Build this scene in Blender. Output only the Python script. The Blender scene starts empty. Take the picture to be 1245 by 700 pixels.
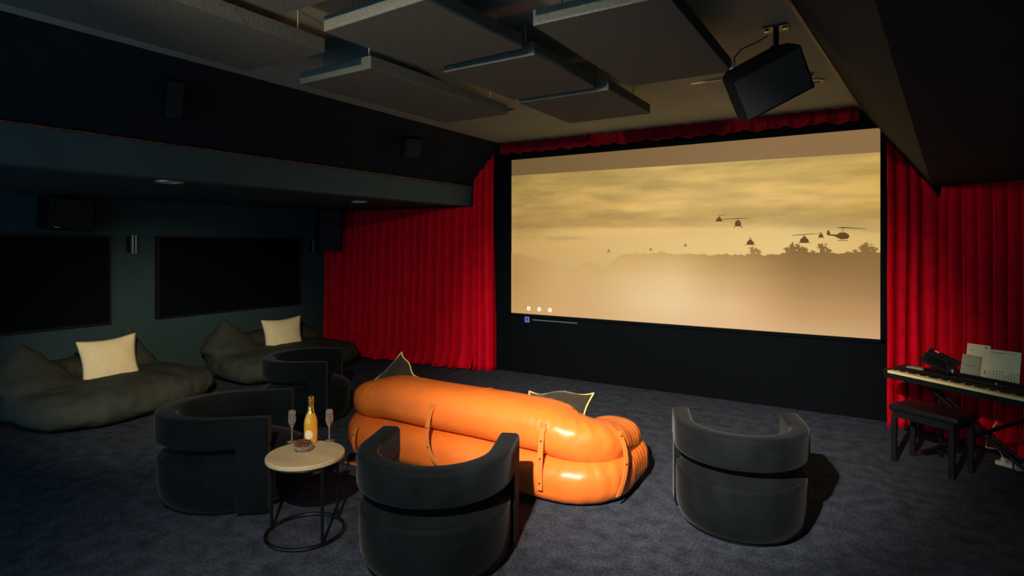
import bpy, math, random
from mathutils import Vector, Matrix, noise
random.seed(7)
PI = math.pi
sc = bpy.context.scene
COL = sc.collection

# ------------------------------------------------------------------ camera
cam = bpy.data.cameras.new('camera'); camo = bpy.data.objects.new('camera', cam); COL.objects.link(camo)
camo.location = (0, 0, 1.8); camo.rotation_euler = (PI/2, 0, math.radians(31.7236))
cam.sensor_width = 36; cam.lens = 36*715/1245; cam.shift_y = -54/1245; cam.clip_start = 0.05
sc.camera = camo
# ------------------------------------------------------------------ world + lights + exposure
wd = bpy.data.worlds.new('world'); sc.world = wd; wd.use_nodes = True
bg = wd.node_tree.nodes['Background']; bg.inputs[0].default_value = (0.14, 0.36, 0.50, 1); bg.inputs[1].default_value = 2.6
def spot(name, loc, tgt, energy, col, size, blend, rad):
    l = bpy.data.lights.new(name, 'SPOT'); o = bpy.data.objects.new(name, l); COL.objects.link(o)
    o.location = loc; o.rotation_euler = (Vector(tgt)-Vector(loc)).to_track_quat('-Z', 'Y').to_euler()
    l.energy = energy; l.color = col; l.spot_size = math.radians(size); l.spot_blend = blend; l.shadow_soft_size = rad
    return o
spot('key_spot', (-.8, -.08, 2.88), (-2.3, 3.7, .1), 540, (1, .85, .68), 82, 1.0, .025)
spot('key_spot_far', (-.72, -.04, 2.90), (-2.1, 7.0, 0), 2300, (1, .86, .72), 50, .9, .025)
spot('lounge_fill_spot', (-1.6, .6, 2.45), (-7.3, 3.9, .3), 860, (1, .82, .55), 33, 1.0, .04)  # added spot without a fixture, brightens the beanbags and cream cushions
spot('panel_fill_spot', (-2.2, -.4, 2.66), (-2.1, 2.6, 3.06), 260, (1, .84, .58), 66, 1.0, .03)  # unseen spot added to brighten the front faces of the ceiling panels
sc.view_settings.view_transform = 'Standard'; sc.view_settings.look = 'None'
sc.view_settings.exposure = 0.0; sc.view_settings.gamma = 1.0; sc.view_settings.use_curve_mapping = False
sc.cycles.max_bounces = 6

# ------------------------------------------------------------------ materials
def lin(c): 
    return tuple((v/12.92 if v <= .04045 else ((v+.055)/1.055)**2.4) for v in [x/255 for x in c])
def mat(name, col, rough=.6, metal=0, sheen=0, bump=0, bscale=40, var=0, vscale=6, trans=0, spec=.5, emis=None, est=1, aniso=None, coat=0, sheen_tint=None, ior=None, stretch=None):
    m = bpy.data.materials.new(name); m.use_nodes = True; nt = m.node_tree; N = nt.nodes; L = nt.links
    b = N['Principled BSDF']
    b.inputs['Base Color'].default_value = (*col, 1); b.inputs['Roughness'].default_value = rough
    b.inputs['Metallic'].default_value = metal; b.inputs['Specular IOR Level'].default_value = spec
    b.inputs['Sheen Weight'].default_value = sheen; b.inputs['Sheen Roughness'].default_value = .4
    if sheen_tint: b.inputs['Sheen Tint'].default_value = (*sheen_tint, 1)
    b.inputs['Transmission Weight'].default_value = trans; b.inputs['Coat Weight'].default_value = coat
    if ior: b.inputs['IOR'].default_value = ior
    if emis: b.inputs['Emission Color'].default_value = (*emis, 1); b.inputs['Emission Strength'].default_value = est
    tc = N.new('ShaderNodeTexCoord'); src = tc.outputs['Object']
    if stretch:
        mp = N.new('ShaderNodeMapping'); mp.inputs['Scale'].default_value = stretch; L.new(src, mp.inputs[0]); src = mp.outputs[0]
    if var:
        n = N.new('ShaderNodeTexNoise'); n.inputs['Scale'].default_value = vscale; n.inputs['Detail'].default_value = 6; L.new(src, n.inputs[0])
        r = N.new('ShaderNodeValToRGB'); r.color_ramp.elements[0].position = .3; r.color_ramp.elements[1].position = .7
        r.color_ramp.elements[0].color = (*[c*(1-var) for c in col], 1); r.color_ramp.elements[1].color = (*[min(1, c*(1+var)) for c in col], 1)
        L.new(n.outputs[0], r.inputs[0]); L.new(r.outputs[0], b.inputs['Base Color'])
    if bump:
        n2 = N.new('ShaderNodeTexNoise'); n2.inputs['Scale'].default_value = bscale; n2.inputs['Detail'].default_value = 4; L.new(src, n2.inputs[0])
        bp = N.new('ShaderNodeBump'); bp.inputs['Strength'].default_value = bump; bp.inputs['Distance'].default_value = .01
        L.new(n2.outputs[0], bp.inputs['Height']); L.new(bp.outputs[0], b.inputs['Normal'])
    return m
M = {}
M['carpet'] = mat('carpet', (.042, .053, .076), .95, bump=.9, bscale=160, var=.42, vscale=9, spec=.15)
# carpet: add a fine mottled fleck on top of the broad wear
nt = M['carpet'].node_tree; N = nt.nodes; L = nt.links
b = N['Principled BSDF']; old = b.inputs['Base Color'].links[0].from_socket
n = N.new('ShaderNodeTexNoise'); n.inputs['Scale'].default_value = 60; n.inputs['Detail'].default_value = 5; L.new(N['Texture Coordinate'].outputs['Object'], n.inputs[0])
r = N.new('ShaderNodeValToRGB'); r.color_ramp.elements[0].position = .38; r.color_ramp.elements[0].color = (.66, .66, .67, 1); r.color_ramp.elements[1].position = .62; r.color_ramp.elements[1].color = (1.32, 1.32, 1.30, 1)
mx = N.new('ShaderNodeMix'); mx.data_type = 'RGBA'; mx.blend_type = 'MULTIPLY'; mx.inputs[0].default_value = 1
L.new(n.outputs[0], r.inputs[0]); L.new(old, mx.inputs[6]); L.new(r.outputs[0], mx.inputs[7]); L.new(mx.outputs[2], b.inputs['Base Color'])
M['ceiling'] = mat('ceiling_paint', (.30, .33, .29), .8, bump=.1, bscale=30, var=.08, vscale=2)
M['black_paint'] = mat('black_paint', (.0028, .0042, .0055), .9, spec=.04)
M['slope_paint'] = mat('slope_paint', (.010, .017, .026), .85, spec=.15)
M['teal_wall'] = mat('teal_wall_paint', (.030, .060, .066), .8, bump=.1, bscale=60, var=.1, vscale=2, spec=.2)
M['beam'] = mat('teal_beam_paint', (.065, .110, .118), .7, var=.08, vscale=2, spec=.25)
M['trim'] = mat('trim_wood', (.17, .075, .045), .5, var=.5, vscale=30)
M['gold_trim'] = mat('trim_pale', (.22, .19, .11), .5, var=.3, vscale=20)
M['panel'] = mat('panel_fabric', (.13, .135, .122), .95, bump=.5, bscale=150, var=.16, vscale=50, spec=.1)
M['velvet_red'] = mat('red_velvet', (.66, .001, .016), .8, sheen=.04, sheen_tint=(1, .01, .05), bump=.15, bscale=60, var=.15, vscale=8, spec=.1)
M['velvet_red_dim'] = mat('red_velvet_dim', (.26, .002, .012), .8, sheen=.04, sheen_tint=(1, .01, .05), bump=.15, bscale=60, var=.15, vscale=8, spec=.15)  # curtain velvet darkened, the weaker light on the valance is in its colour
M['velvet_grey'] = mat('charcoal_velvet', (.0042, .0062, .0074), .8, sheen=.10, sheen_tint=(.60, .62, .64), bump=.12, bscale=25, var=.35, vscale=7, spec=.08)
M['leather'] = mat('tan_orange_leather', (.74, .165, .022), .40, bump=.22, bscale=14, var=.08, vscale=4, spec=.5, coat=.1)
M['strap'] = mat('strap_leather', (.62, .17, .03), .5, bump=.15, bscale=60)
M['canvas'] = mat('beanbag_canvas', (.042, .048, .040), .85, bump=.3, bscale=9, var=.2, vscale=5, spec=.2)
M['cream'] = mat('cream_linen', (.80, .65, .38), .9, bump=.25, bscale=90, var=.06, vscale=9, spec=.2)
M['dark_piping'] = mat('dark_piping', (.03, .03, .03), .7)
M['olive_velvet'] = mat('brown_black_velvet', (.035, .028, .02), .8, sheen=.5, sheen_tint=(.7, .6, .45), bump=.3, bscale=14, spec=.2)
M['yellow_piping'] = mat('yellow_piping', (.85, .62, .20), .6)
M['black_metal'] = mat('black_metal', (.012, .012, .014), .38, metal=.6, spec=.5)
M['black_plastic'] = mat('black_plastic', (.006, .007, .009), .5, spec=.3)
M['speaker_case'] = mat('speaker_case', (.004, .005, .007), .85, spec=.08)
M['speaker_cloth'] = mat('speaker_cloth', (.006, .008, .012), .9, bump=.2, bscale=200)
M['cable'] = mat('black_rubber', (.01, .01, .01), .6)
M['stone'] = mat('travertine_top', (.52, .40, .23), .5, bump=.15, bscale=30, var=.16, vscale=5, stretch=(1, 3.2, 1))
M['bottle_glass'] = mat('amber_bottle_glass', (.80, .36, .025), .10, spec=.7, coat=.7, var=.1, vscale=8)
M['foil'] = mat('gold_foil', (.85, .58, .16), .3, metal=1, bump=.4, bscale=70)
M['label'] = mat('bottle_label', (.88, .74, .46), .7)
M['glass'] = mat('clear_glass', (1, .95, .86), .06, trans=.9, ior=1.5, spec=.8)
M['nuts'] = mat('brown_nuts', (.11, .035, .02), .5, bump=.5, bscale=60, var=.4, vscale=30)
M['wine'] = mat('sparkling_wine', (.95, .75, .35), .02, trans=1, ior=1.33)
M['white_keys'] = mat('white_keys', (.92, .74, .34), .4)
M['paper'] = mat('sheet_paper', (.92, .70, .38), .85)
M['paper_grey'] = mat('grey_paper', (.40, .34, .22), .85)
M['ink'] = mat('ink', (.02, .018, .015), .8)
M['red_led'] = mat('red_light', (.3, .02, .05), .5, emis=(1, .05, .12), est=.6)
M['plug'] = mat('pale_plastic', (.72, .62, .42), .5)
M['ring'] = mat('fitting_ring', (.55, .42, .30), .4, metal=.3)
M['silver'] = mat('brushed_steel', (.55, .55, .52), .35, metal=1)
M['ui_white'] = mat('icon_glow', (.8, .8, .8), .5, emis=(1, .80, .72), est=1.0)
M['ui_blue'] = mat('icon_blue_glow', (.05, .06, .2), .5, emis=(.06, .08, .26), est=1.0)
M['ui_dark'] = mat('icon_dark', (.01, .01, .04), .5)
M['ui_line'] = mat('line_glow', (.05, .05, .06), .5, emis=(.035, .045, .05), est=1.0)
def mat_attr(name):
    m = bpy.data.materials.new(name); m.use_nodes = True; nt = m.node_tree; b = nt.nodes['Principled BSDF']
    a = nt.nodes.new('ShaderNodeAttribute'); a.attribute_name = 'picture'
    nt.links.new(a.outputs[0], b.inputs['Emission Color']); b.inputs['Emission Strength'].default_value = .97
    b.inputs['Base Color'].default_value = (.02, .02, .02, 1); b.inputs['Roughness'].default_value = .9; b.inputs['Specular IOR Level'].default_value = 0
    return m
M['picture'] = mat_attr('projected_picture')
M['heli'] = mat('projected_silhouette', (.02, .015, .01), .9, emis=lin((92, 66, 32)), est=1.0, spec=0)
M['heli_far'] = mat('projected_faint_silhouette', (.02, .015, .01), .9, emis=lin((158, 124, 72)), est=1.0, spec=0)

# ------------------------------------------------------------------ mesh helpers
class MB:
    def __init__(s): s.v = []; s.f = []
    def add(s, vs, fs):
        o = len(s.v); s.v += [tuple(v) for v in vs]; s.f += [tuple(i+o for i in f) for f in fs]; return s
    def box(s, c, d, rot=None):
        x, y, z = d[0]/2, d[1]/2, d[2]/2
        vs = [Vector((i*x, j*y, k*z)) for k in (-1, 1) for j in (-1, 1) for i in (-1, 1)]
        if rot: 
            from mathutils import Euler
            R = Euler(rot).to_matrix(); vs = [R @ v for v in vs]
        return s.add([v+Vector(c) for v in vs], [(0,2,3,1),(4,5,7,6),(0,1,5,4),(2,6,7,3),(0,4,6,2),(1,3,7,5)])
    def tube(s, pts, r, n=8, closed=False, cap=True):
        pts = [Vector(p) for p in pts]; k = len(pts); vs = []; up = Vector((0, 0, 1)); prev = None
        for i, p in enumerate(pts):
            a = pts[(i-1) % k] if closed or i > 0 else p; c = pts[(i+1) % k] if closed or i < k-1 else p
            t = (c-a).normalized()
            if prev is None: 
                u = t.cross(up) if abs(t.dot(up)) < .95 else t.cross(Vector((1, 0, 0)))
            else: u = prev - t*prev.dot(t)
            u.normalize(); prev = u; w = t.cross(u)
            rr = r[i] if isinstance(r, (list, tuple)) else r
            vs += [p + (u*math.cos(2*PI*j/n) + w*math.sin(2*PI*j/n))*rr for j in range(n)]
        fs = []
        for i in range(k if closed else k-1):
            for j in range(n):
                fs.append((i*n+j, i*n+(j+1) % n, ((i+1) % k)*n+(j+1) % n, ((i+1) % k)*n+j))
        if cap and not closed: fs += [tuple(range(n))[::-1], tuple((k-1)*n+j for j in range(n))]
        return s.add(vs, fs)
    def lathe(s, prof, n=32, c=(0, 0, 0)):
        vs = []; fs = []; k = len(prof)
        for r, z in prof:
            vs += [(c[0]+r*math.cos(2*PI*j/n), c[1]+r*math.sin(2*PI*j/n), c[2]+z) for j in range(n)]
        for i in range(k-1):
            for j in range(n): fs.append((i*n+j, i*n+(j+1) % n, (i+1)*n+(j+1) % n, (i+1)*n+j))
        if prof[0][0] > 1e-4: fs.append(tuple(range(n))[::-1])
        if prof[-1][0] > 1e-4: fs.append(tuple((k-1)*n+j for j in range(n)))
        return s.add(vs, fs)
    def grid(s, fn, nu, nv, closed_u=False):
        vs = [fn(i/(nu if closed_u else nu), j/nv) for j in range(nv+1) for i in range(nu if closed_u else nu+1)]
        w = nu if closed_u else nu+1
        fs = [(j*w+i, j*w+(i+1) % w, (j+1)*w+(i+1) % w, (j+1)*w+i) for j in range(nv) for i in range(nu)]
        return s.add(vs, fs)
    def prism(s, poly, y0, y1):          # poly in (x, z)
        n = len(poly); vs = [(p[0], y0, p[1]) for p in poly]+[(p[0], y1, p[1]) for p in poly]
        return s.add(vs, [tuple(range(n)), tuple(range(n, 2*n))[::-1]]+[(i, i+n, (i+1) % n+n, (i+1) % n) for i in range(n)])
    def build(s, name, m, parent=None, smooth=True, bevel=0, bseg=2, subsurf=0, loc=None, rotz=None, solid=0, fix=True):
        me = bpy.data.meshes.new(name); me.from_pydata(s.v, [], s.f); me.update()
        if fix:
            import bmesh
            bm = bmesh.new(); bm.from_mesh(me); bmesh.ops.recalc_face_normals(bm, faces=bm.faces); bm.to_mesh(me); bm.free()
        if smooth:
            me.polygons.foreach_set('use_smooth', [True]*len(me.polygons))
            try: me.set_sharp_from_angle(angle=math.radians(42))
            except Exception: pass
        me.materials.append(m if not isinstance(m, str) else M[m])
        o = bpy.data.objects.new(name, me); COL.objects.link(o)
        if parent: o.parent = parent
        if loc: o.location = loc
        if rotz is not None: o.rotation_euler = (0, 0, rotz)
        if solid: md = o.modifiers.new('solid', 'SOLIDIFY'); md.thickness = solid; md.offset = 0
        if bevel: md = o.modifiers.new('bevel', 'BEVEL'); md.width = bevel; md.segments = bseg; md.limit_method = 'ANGLE'
        if subsurf: md = o.modifiers.new('sub', 'SUBSURF'); md.levels = subsurf; md.render_levels = subsurf
        return o
def tag(o, label=None, cat=None, group=None, kind=None):
    for k, v in (('label', label), ('category', cat), ('group', group), ('kind', kind)):
        if v: o[k] = v
    return o
def thing(name, label, cat, loc=(0, 0, 0), rotz=0, group=None):
    o = bpy.data.objects.new(name, None); COL.objects.link(o); o.empty_display_size = .1
    o.location = loc; o.rotation_euler = (0, 0, rotz); return tag(o, label, cat, group)
def copy_tree(o, parent=None):
    c = o.copy(); COL.objects.link(c); c.parent = parent
    for ch in list(o.children): copy_tree(ch, c)
    return c
def struct(name, mb, m, **k):
    o = mb.build(name, m, smooth=False, **k); o['kind'] = 'structure'; return o

# ------------------------------------------------------------------ the setting
LX, YB, YF = -7.95, 7.35, -3.0
struct('floor', MB().box(((LX+3.2)/2, (YB+YF)/2, -.05), (3.2-LX, YB-YF, .1)), 'carpet')
# main ceiling, from the left slope to the right slope
def rtop(y): return -.42+.085*(y-3.716)
def rbot(y): return .002+.0868*(y-1.535)
LT = -4.47; LB = -5.0
c = MB(); y0, y1 = YF, 7.25
c.add([(LT, y0, 3.2), (rtop(y0), y0, 3.2), (rtop(y1), y1, 3.2), (LT, y1, 3.2), (LT, y0, 3.3), (rtop(y0), y0, 3.3), (rtop(y1), y1, 3.3), (LT, y1, 3.3)],
      [(0,1,2,3),(4,7,6,5),(0,4,5,1),(1,5,6,2),(2,6,7,3),(3,7,4,0)])
struct('ceiling', c, 'ceiling')
# left sloped side of the ceiling (dark), behind it the beam and the low ceiling over the lounge
c = MB(); c.add([(LB, y0, 2.615), (LT, y0, 3.2), (LT, y1, 3.2), (LB, y1, 2.615), (LB-.06, y0, 2.66), (LT-.06, y0, 3.26), (LT-.06, y1, 3.26), (LB-.06, y1, 2.66)],
      [(0,1,2,3),(4,7,6,5),(0,4,5,1),(1,5,6,2),(2,6,7,3),(3,7,4,0)])
struct('ceiling_slope_left', c, 'slope_paint')
struct('ceiling_beam_left', MB().box((-4.985-.09, (y0+6.95)/2, 2.475), (.18, 6.95-y0, .27)), 'beam', bevel=.006)
struct('trim_1', MB().box((-4.972, (y0+6.95)/2, 2.617), (.04, 6.95-y0, .012)), 'trim')
struct('ceiling_low_left', MB().box(((LX-5.08)/2, (y0+YB)/2, 2.40), (-5.08-LX, YB-y0, .1)), 'teal_wall')
# right sloped side and the low ceiling over the piano
c = MB(); c.add([(rtop(y0), y0, 3.2), (rbot(y0), y0, 2.34), (rbot(y1), y1, 2.34), (rtop(y1), y1, 3.2), (rtop(y0)+.06, y0, 3.24), (rbot(y0)+.06, y0, 2.38), (rbot(y1)+.06, y1, 2.38), (rtop(y1)+.06, y1, 3.24)],
      [(0,1,2,3),(4,7,6,5),(0,4,5,1),(1,5,6,2),(2,6,7,3),(3,7,4,0)])
struct('ceiling_slope_right', c, 'slope_paint')
c = MB(); c.add([(rbot(y0), y0, 2.34), (3.2, y0, 2.34), (3.2, YB, 2.34), (rbot(y1), YB, 2.34), (rbot(y0), y0, 2.40), (3.2, y0, 2.40), (3.2, YB, 2.40), (rbot(y1), YB, 2.40)],
      [(0,1,2,3),(4,7,6,5),(0,4,5,1),(1,5,6,2),(2,6,7,3),(3,7,4,0)])
struct('ceiling_low_right', c, 'slope_paint')
for k, (dx, w) in enumerate([(-.012, .012), (.022, .008)]):
    c = MB(); a = rtop(y0)+dx; b2 = rtop(7.0)+dx; z = 3.188-(.04 if k else 0)
    c.add([(a, y0, z), (a+w, y0, z), (b2+w, 7.0, z), (b2, 7.0, z), (a, y0, z+.014), (a+w, y0, z+.014), (b2+w, 7.0, z+.014), (b2, 7.0, z+.014)],
          [(0,1,2,3),(4,7,6,5),(0,4,5,1),(1,5,6,2),(2,6,7,3),(3,7,4,0)])
    struct('trim_%d' % (k+2), c, 'gold_trim')
struct('wall_left', MB().box((LX-.05, (YB+YF)/2, 1.65), (.1, YB-YF, 3.3)), 'teal_wall')
struct('wall_right', MB().box((3.25, (YB+YF)/2, 1.65), (.1, YB-YF, 3.3)), 'slope_paint')
struct('wall_back', MB().box(((LX+3.2)/2, YB+.05, 1.65), (3.2-LX, .1, 3.3)), 'black_paint')
# black masking wall that carries the screen
struct('wall_screen', MB().box((-2.24, 7.13, 1.6), (4.86, .16, 3.2)), 'black_paint')

# ------------------------------------------------------------------ screen with the projected film frame
SX, SZ, SW, SH = -4.345, .833, 4.385, 2.135
scr = thing('projection_screen', 'large wide cinema screen showing a golden sky with helicopters above palms', 'screen', (SX, 7.0, SZ))
fr = MB()
for c_, d_ in [((SW/2, .03, -.02), (SW+.09, .05, .04)), ((SW/2, .03, SH+.02), (SW+.09, .05, .04)), ((-.02, .03, SH/2), (.05, .05, SH+.08)), ((SW+.025, .03, SH/2), (.05, .05, SH+.08))]: fr.box(c_, d_)
fr.build('frame', 'black_paint', scr, smooth=False, bevel=.004)
def mixc(a, b_, t): t = max(0, min(1, t)); return tuple(x+(y-x)*t for x, y in zip(a, b_))
def bil(u, v, us, vs, tab):
    def loc(x, xs):
        for i in range(len(xs)-1):
            if x <= xs[i+1]: 
                t = (x-xs[i])/(xs[i+1]-xs[i]); t = max(0, min(1, t)); return i, t*t*(3-2*t)*.5+t*.5
        return len(xs)-2, 1
    i, a = loc(u, us); j, b_ = loc(v, vs)
    return mixc(mixc(tab[j][i], tab[j][i+1], a), mixc(tab[j+1][i], tab[j+1][i+1], a), b_)
SU = [0, .25, .55, .8, 1]; SV = [.3, .42, .52, .60, .70, .80, .89]
ST = [[(190,150,90),(210,170,108),(226,190,124),(226,190,124),(216,180,112)],
      [(198,158,90),(214,174,106),(228,192,122),(232,196,126),(222,184,114)],
      [(200,160,88),(220,178,106),(228,188,116),(230,194,122),(218,180,108)],
      [(182,144,78),(194,154,84),(206,166,94),(212,174,100),(204,164,90)],
      [(184,146,80),(200,160,88),(216,178,104),(220,180,106),(206,166,90)],
      [(170,138,74),(192,158,84),(208,172,98),(206,170,96),(194,158,84)],
      [(160,132,72),(178,148,80),(194,162,90),(194,162,92),(188,154,86)]]
def cloud(u, v):
    n1 = noise.fractal(Vector((u*5.5, v*17, 1.3)), 1.0, 2.0, 4)
    n2 = noise.fractal(Vector((u*14+5, v*42, 7.7)), 1.0, 2.1, 4)
    return n1*.75+n2*.35
def sky(u, v):
    c = bil(u, v, SU, SV, ST); w = cloud(u, v)*min(1, max(0, (v-.47)/.12))
    c = tuple(x*(1+.14*w) for x in c)
    # long cloud banks with a firm lower edge
    e1 = .555-.02*u+.006*noise.noise(Vector((u*20, 0, 9))); 
    if u < .74: c = tuple(x*(1-.12*(1/(1+math.exp(-(v-e1)/.004)))*max(0, 1-(v-e1)/.11)*min(1, (.74-u)/.12)) for x in c)
    e2 = .56-.05*(u-.66)/.34+.010*noise.noise(Vector((u*24, 0, 19)))
    if u > .64: c = tuple(x*(1-.16*(1/(1+math.exp(-(v-e2)/.008)))*max(0, 1-(v-e2)/.14)*min(1, (u-.64)/.08)) for x in c)
    # three soft darker clouds
    for cu, cv, ru, rv, k in [(.475, .775, .05, .032, .13), (.315, .74, .05, .028, .10), (.335, .81, .045, .016, .11), (.19, .485, .055, .013, .12), (.08, .76, .10, .045, .09), (.04, .52, .08, .05, .07), (.78, .87, .14, .015, .06)]:
        d = ((u-cu)/ru)**2+((v-cv)/rv)**2+.8*noise.noise(Vector((u*40, v*60, 2)))
        c = tuple(x*(1-k*math.exp(-max(0, d))) for x in c)
    return c
GU = [0, .2, .52, .66, .85, 1]; GV = [0, .12, .24, .33, .41, .46]
GT = [[(198,154,96),(214,168,110),(228,190,138),(226,184,134),(210,168,116),(204,162,114)],
      [(190,148,88),(212,168,108),(234,200,150),(228,186,134),(192,148,94),(184,140,92)],
      [(184,142,82),(210,168,104),(230,194,138),(210,168,112),(168,126,76),(160,120,76)],
      [(182,140,80),(206,164,100),(218,178,114),(192,150,90),(150,110,62),(148,110,66)],
      [(186,146,84),(202,162,94),(204,164,96),(174,136,74),(134,100,52),(142,106,60)],
      [(190,150,86),(200,160,92),(198,158,92),(160,124,64),(124,92,44),(136,102,56)]]
OUT = [(0,.399),(.057,.373),(.116,.338),(.173,.304),(.228,.291),(.232,.305),(.240,.325),(.25,.335),(.262,.342),(.275,.342),(.285,.333),(.29,.338),(.30,.328),(.32,.305),(.346,.356),(.373,.39),(.408,.396),(.456,.396),(.486,.406),(.525,.393),(.569,.397),(.612,.390),(.654,.395),(.700,.392),(.728,.403),(.754,.393),(.782,.396),(.814,.413),(.838,.418),(.865,.406),(.882,.415),(.917,.404),(.951,.414),(.967,.418),(.984,.42),(1.0,.410)]
PALM_TUFTS = [(.725, .040), (.738, .030), (.806, .036), (.818, .052), (.832, .040), (.845, .028), (.882, .042), (.894, .030), (.966, .034), (.974, .046), (.988, .030), (.950, .02), (.862, .02), (.486, .012), (.525, .010), (.60, .01), (.66, .012), (.77, .014), (.935, .010)]
def outline(u):
    for i in range(len(OUT)-1):
        if u <= OUT[i+1][0]:
            t = (u-OUT[i][0])/(OUT[i+1][0]-OUT[i][0]); v = OUT[i][1]+(OUT[i+1][1]-OUT[i][1])*t; break
    else: v = OUT[-1][1]
    amp = .007 if u > .33 else (.005 if .24 < u < .32 else .001)
    v += amp*noise.fractal(Vector((u*90, 3, 0)), .8, 2.2, 4)
    return v
def picture(name, verts, faces, cols, par):
    me = bpy.data.meshes.new(name); me.from_pydata(verts, [], faces); me.update()
    at = me.color_attributes.new('picture', 'FLOAT_COLOR', 'POINT')
    flat = []
    for c in cols: flat += [*lin(c), 1.0]
    at.data.foreach_set('color', flat); me.materials.append(M['picture'])
    o = bpy.data.objects.new(name, me); COL.objects.link(o); o.parent = par; return o
NU, NVV = 300, 110
v_, c_, f_ = [], [], []
VT = .885
for j in range(NVV+1):
    for i in range(NU+1):
        u = i/NU; v = .28+(VT+.012*(1-u)-.28)*j/NVV
        v_.append((u*SW, .010, v*SH)); c_.append(sky(u, v))
f_ = [(j*(NU+1)+i, j*(NU+1)+i+1, (j+1)*(NU+1)+i+1, (j+1)*(NU+1)+i) for j in range(NVV) for i in range(NU)]
picture('sky_picture', v_, f_, c_, scr)
NU2, NV2 = 1200, 12
v_, c_ = [], []
for j in range(NV2+1):
    for i in range(NU2+1):
        u = i/NU2; t = outline(u); v = t*j/NV2
        v_.append((u*SW, .006, v*SH)); c = bil(u, v, GU, GV, GT)
        v_t = v; c = tuple(x*(1+.02*noise.noise(Vector((u*5, v_t*4, 0)))) for x in c)
        c_.append(c)
f_ = [(j*(NU2+1)+i, j*(NU2+1)+i+1, (j+1)*(NU2+1)+i+1, (j+1)*(NU2+1)+i) for j in range(NV2) for i in range(NU2)]
picture('treeline_picture', v_, f_, c_, scr)
rp = random.Random(11); v_, c_, f_ = [], [], []
for pu, h in PALM_TUFTS:
    bv = outline(pu)-.004; col = bil(pu, bv, GU, GV, GT); top = bv+h*.42
    def quad(pts):
        o_ = len(v_); v_.extend([(a*SW, .0045, b2*SH) for a, b2 in pts]); c_.extend([col]*len(pts)); f_.append(tuple(range(o_, o_+len(pts))))
    quad([(pu-h*.16, bv-.01), (pu+h*.16, bv-.01), (pu+h*.10, top), (pu-h*.10, top)])
    for k in range(9):
        an = math.radians(-25+230*k/8+rp.uniform(-9, 9)); l_ = h*rp.uniform(.42, .70); dx_, dz_ = math.cos(an)*l_*.55, math.sin(an)*l_
        w_ = h*.075; mx_, mz_ = pu+dx_*.55, top+dz_*.62+h*.06; ex, ez = pu+dx_, top+dz_-h*.08
        quad([(pu-w_*.5, top-w_), (pu+w_*.5, top+w_), (mx_+w_*.5, mz_+w_*1.4), (ex, ez), (mx_-w_*.5, mz_-w_*1.4)])
tag(picture('palm_picture', v_, f_, c_, scr), kind='stuff')
# blank strip of screen above the picture, stray light painted on as a dim glow
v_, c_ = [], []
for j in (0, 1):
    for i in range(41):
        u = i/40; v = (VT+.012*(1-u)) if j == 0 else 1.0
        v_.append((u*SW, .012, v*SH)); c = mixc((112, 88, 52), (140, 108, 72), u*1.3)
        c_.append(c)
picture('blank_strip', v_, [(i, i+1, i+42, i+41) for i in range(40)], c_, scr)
# helicopters: flat silhouettes in the picture. (u, v) centre, half size, tilt of rotor, kind
def heli(u, v, s, kind, far=False, rot_l=-1.0, rot_r=1.0, tilt=0):
    s *= 1.5; rot_l /= 1.5; rot_r /= 1.5
    mb = MB(); X = lambda a: u*SW+a*s; Z = lambda a: v*SH+a*s
    def poly(pts): n = len(mb.v); mb.v += [(X(a), .003, Z(b_)) for a, b_ in pts]; mb.f.append(tuple(range(n, n+len(pts))))
    if kind == 'front':
        poly([(-.42,-.30),(-.30,-.42),(.30,-.42),(.42,-.30),(.40,.05),(.28,.32),(.12,.42),(-.12,.42),(-.28,.32),(-.40,.05)])
        poly([(-.62,-.62),(-.50,-.62),(-.30,-.36),(-.38,-.32)]); poly([(.62,-.62),(.50,-.62),(.30,-.36),(.38,-.32)])
    elif kind == 'wide':
        poly([(-.52,-.45),(.52,-.45),(.56,-.15),(.40,.12),(.22,.20),(.18,.42),(-.18,.42),(-.22,.20),(-.42,.12),(-.56,-.15)])
        poly([(-.85,-.50),(.85,-.50),(.85,-.42),(-.85,-.42)])
    else:
        poly([(-1.35,.42),(-1.20,.42),(-1.08,.02),(-.55,-.02),(-.25,.18),(.15,.20),(.48,.02),(.58,-.22),(.42,-.45),(-.15,-.52),(-.45,-.36),(-.75,-.18),(-1.25,-.10),(-1.42,.0)])
        poly([(-.45,-.66),(.45,-.66),(.45,-.60),(-.45,-.60)])
    poly([(-.035,.30),(.035,.30),(.03,.66),(-.03,.66)])
    zc = .66; s = s
    poly([(rot_l, zc-tilt*rot_l*-1-.035), (0, zc-.05), (rot_r, zc+tilt*rot_r-.02), (rot_r, zc+tilt*rot_r+.02), (0, zc+.06), (rot_l, zc-tilt*rot_l*-1+.035)])
    mb.build('helicopter_silhouette', 'heli_far' if far else 'heli', scr, smooth=False, fix=False)
heli(.642, .585, .040, 'wide', rot_l=-.3, rot_r=1.8, tilt=.10)
heli(.689, .560, .055, 'front', rot_l=-3.0, rot_r=2.6, tilt=.02)
heli(.719, .462, .046, 'wide', rot_l=-.35, rot_r=.35)
heli(.843, .474, .052, 'wide', rot_l=-2.3, rot_r=2.9, tilt=.07)
heli(.879, .492, .034, 'front', rot_l=-.4, rot_r=.6)
heli(.925, .498, .070, 'side', rot_l=-.6, rot_r=3.0, tilt=-.07)
heli(.333, .409, .030, 'front', True, -.3, .3); heli(.458, .420, .026, 'front', True, -.2, .2); heli(.554, .444, .026, 'front', True, -.2, .2)
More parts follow.
